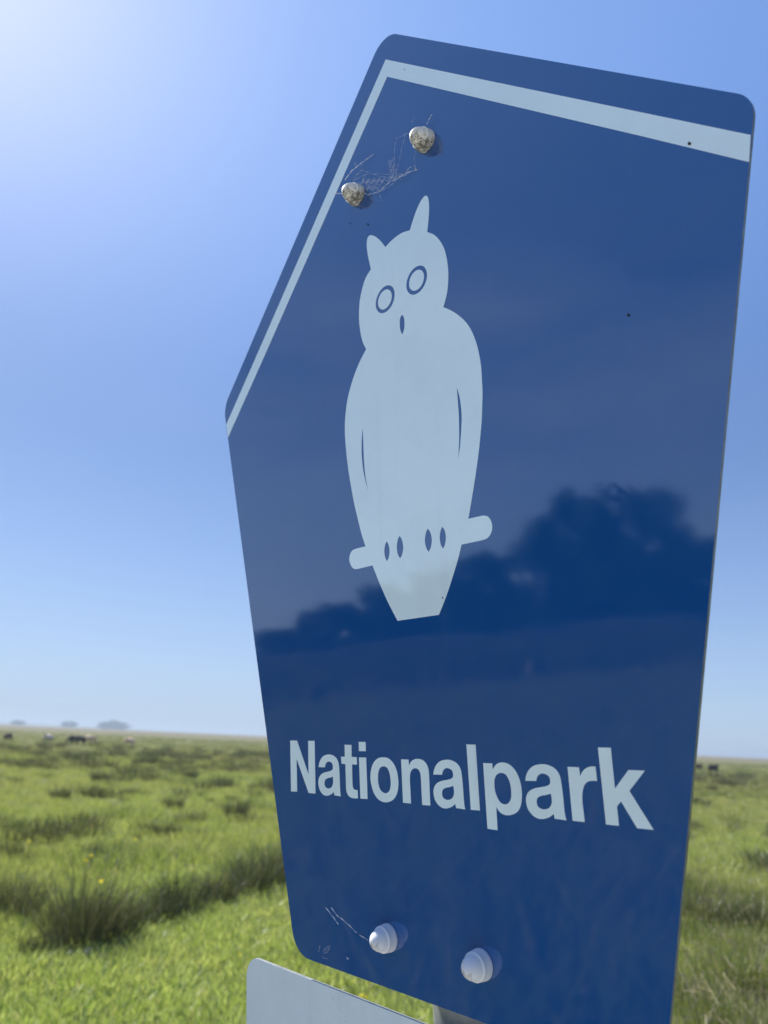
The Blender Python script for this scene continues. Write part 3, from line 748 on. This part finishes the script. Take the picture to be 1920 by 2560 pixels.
for px, py, gz, rz, cl, s, lab in (
    (17, 1853, True, 1.4, 'brown', .95, 'dark brown sheep at the extreme left of the far meadow'),
    (120, 1858, True, 2.7, 'white', 1.0, 'pale sheep grazing, leftmost pale one on the far left meadow'),
    (184, 1861, True, 3.1, 'black', 1.0, 'black sheep, left one of the two black ones standing nose to tail'),
    (200, 1862, True, 3.0, 'black', 1.0, 'black sheep, right one of the two black ones beside the tan sheep'),
    (222, 1859, True, .15, 'tan', 1.0, 'tan sheep standing directly right of the black pair'),
    (323, 1866, True, 2.9, 'tan', 1.0, 'tan sheep grazing alone right of the black pair'),
    (1746, 1927, False, .4, 'brown', .9, 'dark brown sheep half hidden behind the right edge of the blue sign'),
    (1783, 1934, False, .3, 'black', 1.0, 'black sheep with raised head standing right of the blue sign')):
    p = gp(px, py)
    t = empty('sheep', (p.x, p.y, -.07), rz)
    t.scale = (s * 1.12,) * 3
    tag(t, lab, 'sheep', 'sheep grazing on the far meadow')
    b = link('body', body[gz], None, t)
    if not b.data.materials: b.data.materials.append(wool['black'])
    b.material_slots[0].link = 'OBJECT'; b.material_slots[0].material = wool[cl]
    for sy in (1, -1):
        e = link('ear', earm, None, t)
        if not earm.materials: earm.materials.append(wool['black'])
        e.material_slots[0].link = 'OBJECT'; e.material_slots[0].material = wool[cl]
        e.location = (.63, .05 * sy, .33) if gz else (.52, .05 * sy, .83)
        e.scale = (1, sy, 1)

# ------------------------------------------------------------------ trees
def leaf_mat():
    k = NT('leaves')
    at = k.n('ShaderNodeAttribute', attribute_name='tone').outputs['Fac']
    c = k.ramp(at, [(.0, (.022, .042, .012)), (.6, (.045, .078, .02)), (1, (.085, .12, .035))])
    d = k.n('ShaderNodeBsdfDiffuse', {'Color': c}); t = k.n('ShaderNodeBsdfTranslucent', {'Color': c})
    m1 = k.n('ShaderNodeMixShader', {0: .3, 1: d.outputs[0], 2: t.outputs[0]})
    k.t.links.new(m1.outputs[0], k.out.inputs['Surface']); return k.m
M['leaf'] = leaf_mat()
M['bark'] = plain('bark', (.11, .085, .06))
def trunk_mesh(seed):
    rr = random.Random(seed); V, F = [], []
    def limb(p, d, r0, L, depth):
        n = 5; prev = None; q = Vector(p); d = Vector(d).normalized()
        for i in range(n):
            u = i / (n - 1); r = r0 * (1 - .6 * u)
            a = d.orthogonal().normalized(); b_ = d.cross(a)
            s = len(V)
            for j in range(7):
                t = j * 2 * math.pi / 7
                V.append(tuple(q + a * r * math.cos(t) + b_ * r * math.sin(t)))
            if prev is not None:
                for j in range(7): F.append((prev + j, prev + (j + 1) % 7, s + (j + 1) % 7, s + j))
            prev = s
            if depth and i >= 2:
                for _ in range(2):
                    nd = (d + Vector((rr.uniform(-1, 1), rr.uniform(-1, 1), rr.uniform(-.1, .6)))).normalized()
                    limb(q, nd, r * .5, L * .6, depth - 1)
            d = (d + Vector((rr.uniform(-.15, .15), rr.uniform(-.15, .15), .05))).normalized()
            q = q + d * L / n
    limb((0, 0, 0), (0, 0, 1), .035, .72, 2)
    me = mesh('trunk', V, F, True); me.materials.append(M['bark']); return me
def crown_mesh(seed, n=5200):
    rr = random.Random(seed); V, F, T = [], [], []
    cl = []
    for _ in range(44):
        a = rr.uniform(0, 6.28); z = rr.uniform(.10, .88); rad = .42 * math.sin(math.pi * min(1, max(.12, (z - .02) / .98)) ** .8) * rr.uniform(.3, 1)
        cl.append((rad * math.cos(a), rad * math.sin(a), z, rr.uniform(.08, .16), rr.random()))
    for _ in range(n):
        c = rr.choice(cl)
        d = Vector((rr.gauss(0, 1), rr.gauss(0, 1), rr.gauss(0, .8))).normalized() * c[3] * rr.random() ** .4
        p = Vector(c[:3]) + d
        n_ = Vector((rr.gauss(0, 1), rr.gauss(0, 1), rr.gauss(0, 1))).normalized()
        a = n_.orthogonal().normalized() * rr.uniform(.018, .036); b_ = n_.cross(a.normalized()) * rr.uniform(.012, .026)
        q = len(V); V += [tuple(p - a), tuple(p + b_), tuple(p + a), tuple(p - b_)]; F.append((q, q + 1, q + 2, q + 3))
        t = min(1, max(0, c[4] * .6 + rr.random() * .4)); T += [t] * 4
    me = mesh('crown', V, F); me.attributes.new('tone', 'FLOAT', 'POINT').data.foreach_set('value', T)
    me.materials.append(M['leaf']); return me
trunks = [trunk_mesh(i) for i in range(2)]
crowns = [crown_mesh(i + 5) for i in range(4)]
def tree(az, dist, height, width, i, label, group):
    x, y = dist * math.sin(R(az)), dist * math.cos(R(az))
    t = empty('tree', (x, y, ground_z(x, y)), i * 1.3)
    t.scale = (width, width, height)
    tag(t, label, 'tree', group)
    link('trunk', trunks[i % 2], None, t)
    link('crown', crowns[i % 4], None, t)
GT = 'trees left of the camera mirrored in the sign'
for i, (az, el, wd, lab) in enumerate((
    (-79.3, 3.3, 4.5, 'low bushy tree, first of the mirrored row seen from the left'),
    (-83.0, 4.1, 5.5, 'bushy tree mirrored behind the tail of the owl'),
    (-87.0, 4.8, 5.5, 'bushy tree mirrored below the perch of the owl'),
    (-90.8, 5.9, 5.5, 'rounded tree mirrored just right of the perch'),
    (-94.6, 8.2, 6.0, 'tall tree mirrored at the left shoulder of the dark mass'),
    (-97.8, 9.2, 6.5, 'tall broad tree mirrored in the middle of the dark mass'),
    (-100.8, 9.3, 6.0, 'tallest tree mirrored in the dark mass'),
    (-103.3, 8.9, 5.0, 'tall tree mirrored at the right end of the dark mass'),
    (-106.8, 4.9, 5.5, 'lower tree mirrored beside the right edge of the sign'),
    (-111, 4.6, 6.0, 'low tree ending the mirrored row outside the sign'))):
    dist = 55 + (i % 3) * 4
    tree(az, dist, (dist * math.tan(R(el)) + CAM_H) * 1.03, wd * 1.45, i, lab, GT)
for i, (az, wd) in enumerate(((-75.5, 7), (-77.5, 6), (-92.5, 7), (-99, 8), (-105.2, 6), (-85, 7))):
    tree(az, 66, 66 * math.tan(R(1.6 if az > -78 else 3.4)) + CAM_H, wd * 1.6, i + 2, 'low bush filling the foot of the mirrored tree row at its %s' % ('left end', 'left quarter', 'middle', 'tallest part', 'right end', 'second gap')[i], GT)
GH = 'hazy trees on the far horizon'
def aim(px):
    d = gp(px, 1900); return math.degrees(math.atan2(d.x, d.y))
for i, (px, wd, h, lab) in enumerate((
    (252, 22, 9.0, 'left tree of the bluish hazy clump on the horizon'),
    (272, 26, 11.5, 'tallest middle tree of the bluish hazy clump on the horizon'),
    (291, 24, 9.5, 'right tree of the bluish hazy clump on the horizon'),
    (160, 21, 7.5, 'single hazy tree on the horizon above the pale sheep'),
    (30, 17, 5.5, 'smallest hazy tree at the far left horizon'))):
    tree(aim(px), 1250, h + 1.6, wd * 1.5, i, lab, GH)

# ------------------------------------------------------------------ the signs and their post
O_S = Vector((0.02078, 0.47909, CAM_H + 0.143086))
U_S, V_S, N_S = Vector((0.658467, -0.75244, 0.015946)), Vector((-0.080403, -0.049264, 0.995544)), Vector((-0.748302, -0.656815, -0.092937))
MS = Matrix((U_S, V_S, N_S)).transposed().to_4x4()
MS.translation = O_S

def smooth_loop(pts, n=5):
    """closed outline; points flagged with a third value are sharp corners"""
    m_ = len(pts); res = []
    P = [Vector(p[:2]) for p in pts]; Cn = [len(p) > 2 for p in pts]
    for i in range(m_):
        j = (i + 1) % m_
        res.append(P[i])
        if Cn[i] and Cn[j]: continue
        a = P[i - 1] if not Cn[i] else P[i] * 2 - P[j]
        b = P[(j + 1) % m_] if not Cn[j] else P[j] * 2 - P[i]
        t0 = 0; t1 = max((P[i] - a).length, 1e-4) ** .5; t2 = t1 + max((P[j] - P[i]).length, 1e-4) ** .5; t3 = t2 + max((b - P[j]).length, 1e-4) ** .5
        for s in range(1, n):
            t = t1 + (t2 - t1) * s / n
            A1 = a * ((t1 - t) / t1) + P[i] * (t / t1)
            A2 = P[i] * ((t2 - t) / (t2 - t1)) + P[j] * ((t - t1) / (t2 - t1))
            A3 = P[j] * ((t3 - t) / (t3 - t2)) + b * ((t - t2) / (t3 - t2))
            B1 = A1 * ((t2 - t) / t2) + A2 * (t / t2)
            B2 = A2 * ((t3 - t) / (t3 - t1)) + A3 * ((t - t1) / (t3 - t1))
            res.append(B1 * ((t2 - t) / (t2 - t1)) + B2 * ((t - t1) / (t2 - t1)))
    return res
def round_loop(pts, rads, n=10):
    res = []; m_ = len(pts)
    for i in range(m_):
        a, p, b = Vector(pts[i - 1]), Vector(pts[i]), Vector(pts[(i + 1) % m_])
        u, v = (a - p).normalized(), (b - p).normalized()
        ang = u.angle(v); r = rads[i]; tl = r / math.tan(ang / 2)
        c = p + (u + v).normalized() * (r / math.sin(ang / 2))
        s, e = p + u * tl - c, p + v * tl - c
        a0 = math.atan2(s.y, s.x); a1 = math.atan2(e.y, e.x)
        d = (a1 - a0 + math.pi) % (2 * math.pi) - math.pi
        for k in range(n + 1):
            t = a0 + d * k / n; res.append(c + Vector((math.cos(t), math.sin(t))) * r)
    return res
def circle(cx, cy, r, n=56):
    return [Vector((cx + r * math.cos(2 * math.pi * i / n), cy + r * math.sin(2 * math.pi * i / n))) for i in range(n)]
def flat(name, loops, z0, z1):
    """filled outline (mm) with holes, from depth z0 to z1 (mm) -> mesh in metres"""
    cu = bpy.data.curves.new(name, 'CURVE'); cu.dimensions = '2D'; cu.fill_mode = 'BOTH'
    cu.extrude = (z1 - z0) / 2
    for lp in loops:
        sp = cu.splines.new('POLY'); sp.points.add(len(lp) - 1)
        for q, p in zip(sp.points, lp): q.co = (p[0], p[1], 0, 1)
        sp.use_cyclic_u = True
    ob = bpy.data.objects.new(name, cu)
    me = bpy.data.meshes.new_from_object(ob)
    bpy.data.objects.remove(ob); bpy.data.curves.remove(cu)
    for v in me.vertices: v.co = Vector((v.co.x * .001, v.co.y * .001, (v.co.z + (z0 + z1) / 2) * .001))
    me.materials.clear()
    return me
def tube_mesh(name, path, rad, n=5):
    V, F = [], []; prev = None
    for i, p in enumerate(path):
        d = (path[min(i + 1, len(path) - 1)] - path[max(i - 1, 0)]).normalized()
        a = d.orthogonal().normalized(); b = d.cross(a); s = len(V)
        for j in range(n):
            t = 2 * math.pi * j / n; V.append(tuple(p + (a * math.cos(t) + b * math.sin(t)) * rad * (1 + .75 * math.sin(i * 1.9 + rad * 9e4))))
        if prev is not None:
            for j in range(n): F.append((prev + j, prev + (j + 1) % n, s + (j + 1) % n, s + j))
        prev = s
    return V, F

sign = empty('national_park_sign'); sign.matrix_world = MS
tag(sign, 'blue shield shaped metal sign with white owl and the word Nationalpark', 'sign')
OUTL = round_loop([(-9.7, 386.4), (-244.1, 149.2), (-138.6, -286.5), (135.6, -286.4), (240.2, 153.0)], [18, 20, 19, 19, 17])
TH = 2.2
panel_me = flat('panel', [OUTL], -TH, 0)
panel_me.materials.append(M['blue']); panel_me.materials.append(M['alu'])
for p in panel_me.polygons:
    if p.normal.z < .5: p.material_index = 1
panel = link('panel', panel_me, None, sign)
def film(name, loops, label=None, par=panel):
    o = link(name, flat(name, loops, .01, .12), M['white'], par)
    if label: o['label'] = label
    return o
film('border_stripe', [[Vector(p[:2]) for p in STRIPE]])
film('owl_emblem', [smooth_loop(OWL, 7)] + [circle(*EYES[0]), circle(*EYES[2])] + [smooth_loop(h, 5) for h in HOLES])
film('owl_eye', [circle(*EYES[1])]); film('owl_eye', [circle(*EYES[3])])
for loops in LETTERS: film('letter', [smooth_loop(l, 7) for l in loops])
for x, y, r in SPECKS:
    r *= .62
    bm = bmesh.new(); bmesh.ops.create_icosphere(bm, subdivisions=2, radius=1)
    for v in bm.verts:
        k = 1 + .4 * noise.noise(v.co * 1.5 + Vector((x, y, 0)))
        v.co = Vector((v.co.x * k * r * .6, v.co.y * k * r, v.co.z * .5)) * .001
    me = bpy.data.meshes.new('dirt_speck'); bm.to_mesh(me); bm.free()
    o = link('dirt_speck', me, M['speck'], panel); o.location = (x * .001, y * .001, .0003); o.rotation_euler = (0, 0, .4)

def cap_mesh():
    prof = [(9.9, 0), (10.1, .25), (10.15, 1.0), (9.95, 3.0), (9.45, 5.8), (9.55, 6.2), (9.5, 6.8), (9.25, 7.1), (8.6, 7.35), (8.4, 7.9), (7.95, 9.4), (7.1, 11.2), (5.9, 12.9), (4.3, 14.3), (2.4, 15.2), (1.0, 15.5), (.35, 15.55)]
    n = 48; V, F = [], []
    for r, z in prof:
        for i in range(n):
            t = 2 * math.pi * i / n; V.append((r * math.cos(t) * .001, r * math.sin(t) * .001, z * .001))
    for j in range(len(prof) - 1):
        for i in range(n):
            k = (i + 1) % n; F.append((j * n + i, j * n + k, (j + 1) * n + k, (j + 1) * n + i))
    V.append((0, 0, prof[-1][1] * .001)); c = len(V) - 1; b = (len(prof) - 1) * n
    for i in range(n): F.append((b + i, b + (i + 1) % n, c))
    return mesh('bolt_cap', V, F, True)
capm = cap_mesh(); capm.materials.append(M['cap'])
def washer_mesh():
    prof = [(8.0, 0), (11.2, 0), (11.2, .5), (10.9, .7), (8.0, .7)]
    return prof
for x, y, mt, rz, s in ((28.3, 262.6, 'cap_old', .0, .82), (-47.0, 261.6, 'cap_old', .25, .82), (-41.0, -258.4, 'cap', .1, .79), (33.6, -258.2, 'cap', -.15, .79)):
    o = link('bolt_cap', capm, None, sign)
    o.material_slots[0].link = 'OBJECT'; o.material_slots[0].material = M[mt]
    o.location = (x * .001, y * .001, .0001); o.rotation_euler = (0, 0, rz); o.scale = (s, s, s * 1.12)
    if mt == 'cap_old': o['label'] = 'stained beige plastic bolt cap'
    else: o['label'] = 'whitish plastic bolt cap'

def saddle(par, y):
    # clamp body added behind the plate, sized so its shadow cuts the pipe
    bm = bmesh.new()
    bmesh.ops.create_cube(bm, size=1)
    for v in bm.verts: v.co = Vector((v.co.x * .055, v.co.y * .030 + y, v.co.z * .034 - .0196))
    bmesh.ops.bevel(bm, geom=bm.edges[:], offset=.002, segments=2, affect='EDGES')
    me = bpy.data.meshes.new('clamp_saddle'); bm.to_mesh(me); bm.free()
    link('clamp_saddle', me, M['alu'], par)
saddle(sign, .262); saddle(sign, -.259)
low = empty('lower_sign'); low.matrix_world = MS
saddle(low, -.345); saddle(low, -.528)
tag(low, 'plain pale grey sign plate with rounded corner below the blue sign', 'sign')
lm = flat('plate', [round_loop([(-200.9, -298.6), (-200.9, -560), (201, -560), (201, -298.6)], [15, 15, 15, 15])], -TH, 0)
lm.materials.append(M['grey_panel']); lm.materials.append(M['alu'])
for p in lm.polygons:
    if p.normal.z < .5: p.material_index = 1
lp = link('plate', lm, None, low)
for x, y in ((-37, -330), (37, -330), (-37, -528), (37, -528)):
    o = link('bolt_cap', capm, None, low); o.material_slots[0].link = 'OBJECT'; o.material_slots[0].material = M['cap']; o.location = (x * .001, y * .001, .0001)

def post():
    t = empty('sign_post')
    L = (CAM_H + .143) / V_S.z + .3
    rad = .030
    off = -.0365
    mm = MS.copy(); t.matrix_world = mm
    n = 40; V, F = [], []
    zs = [.30 - (L + .30) * q / 24 for q in range(25)]
    for z in zs:
        for r in (rad, rad - .003):
            for i in range(n):
                a = 2 * math.pi * i / n; V.append((r * math.cos(a), z, off + r * math.sin(a)))
    for q in range(24):
        b = q * 2 * n
        for i in range(n):
            k = (i + 1) % n
            F += [(b + k, b + i, b + 2 * n + i, b + 2 * n + k), (b + n + i, b + n + k, b + 3 * n + k, b + 3 * n + i)]
    p = link('pipe', mesh('pipe', V, F, True), M['galv'], t)
    tag(t, 'round galvanised steel post carrying both signs', 'post')
    for y in (.262, -.259, -.345, -.528):
        Vv, Ff = [], []
        for yy in (y - .014, y + .014):
            for i in range(25):
                a = R(200 + 0) + 0 + (math.pi * 1.28) * i / 24 - R(25)
                for r in (rad + .0004, rad + .0028):
                    Vv.append((r * math.cos(a), yy, off + r * math.sin(a)))
        m0 = 50
        for i in range(24):
            b = 2 * i
            Ff += [(b, b + 2, m0 + b + 2, m0 + b), (b + 1, m0 + b + 1, m0 + b + 3, b + 3), (b, b + 1, b + 3, b + 2), (m0 + b, m0 + b + 2, m0 + b + 3, m0 + b + 1)]
        Ff += [(0, m0, m0 + 1, 1), (48, 49, m0 + 49, m0 + 48)]
        link('clamp', mesh('clamp', Vv, Ff), M['galv'], t)
post()

# ------------------------------------------------------------------ cobwebs
def cobweb(name, strands, lift, rad, label, extra=None):
    t = empty(name); t.matrix_world = MS
    rr = random.Random(len(strands))
    V, F = [], []
    for si, s in enumerate(strands):
        P = [Vector((p[0] * .001, p[1] * .001, (lift + 1.2 * math.sin(si * 1.7 + i * .8)) * .001)) for i, p in enumerate(s)]
        Q = []
        for a, b in zip(P, P[1:]):
            for k in range(4): Q.append(a.lerp(b, k / 4) + Vector((rr.uniform(-1, 1), rr.uniform(-1, 1), 0)) * .00022)
        Q.append(P[-1])
        r_ = rad * (1.7 if si in (0, 1, 4) else .55)
        v, f = tube_mesh('', Q, r_, 4); b0 = len(V); V += v; F += [tuple(i + b0 for i in q) for q in f]
    # fine curly cross threads and dust beads caught in the web
    for (x0, y0, x1, y1, n_, wx) in (extra or []):
        for k in range(n_):
            u = (k + .5) / n_
            c = Vector(((x0 + (x1 - x0) * u) * .001, (y0 + (y1 - y0) * u) * .001, lift * .001))
            Q = [c + Vector((wx * .001 * (i / 5 - .5) + .0003 * rr.uniform(-1, 1), .0018 * math.sin(i * 1.3 + k) * rr.uniform(.5, 1), 0)) for i in range(6)]
            v, f = tube_mesh('', Q, rad * .4, 3); b0 = len(V); V += v; F += [tuple(i + b0 for i in q) for q in f]
            if rr.random() < .5:
                q = c + Vector((rr.uniform(-4, 4), rr.uniform(-3, 3), 0)) * .001; s = rad * rr.uniform(1.2, 2.8); b0 = len(V)
                V += [tuple(q + Vector(d) * s) for d in ((1, 0, 0), (-1, 0, 0), (0, 1, 0), (0, -1, 0), (0, 0, 1), (0, 0, -1))]
                F += [tuple(b0 + i for i in q_) for q_ in ((0, 2, 4), (2, 1, 4), (1, 3, 4), (3, 0, 4), (2, 0, 5), (1, 2, 5), (3, 1, 5), (0, 3, 5))]
    link('threads', mesh('threads', V, F), M['silk'], t)
    tag(t, label, 'cobweb')
cobweb('cobweb', WEB, 2.0, .00012, 'torn dusty cobweb strung between the two stained upper bolt caps', [(-7, 268, -4, 250, 22, 6), (-42, 270, -14, 255, 30, 7), (-14, 255, 10, 247, 16, 6), (-36, 262, -20, 252, 16, 6)])
cobweb('cobweb', WEB2, 1.0, .00012, 'small cobweb strand running left from the lower left bolt cap')
cobweb('cobweb', [LOW_SCR], .5, .00012, 'single thin cobweb thread on the pale lower sign')

# ------------------------------------------------------------------ sea air
def haze():
    k = NT('marine_haze')
    v = k.n('ShaderNodeVolumePrincipled', {'Color': (.46, .56, .68, 1), 'Density': .0007, 'Anisotropy': .2})
    k.t.links.new(v.outputs[0], k.out.inputs['Volume'])
    x0, x1, y0, y1, z0, z1 = -5200, 5200, -5200, 5200, -1.6, 16.0
    V = [(x, y, z) for z in (z0, z1) for x, y in ((x0, y0), (x1, y0), (x1, y1), (x0, y1))]
    F = [(0, 3, 2, 1), (4, 5, 6, 7), (0, 1, 5, 4), (1, 2, 6, 5), (2, 3, 7, 6), (3, 0, 4, 7)]
    o = link('haze', mesh('haze', V, F), k.m)
    tag(o, 'pale sea haze over the flat marsh', kind='stuff')
if HAZE: haze()
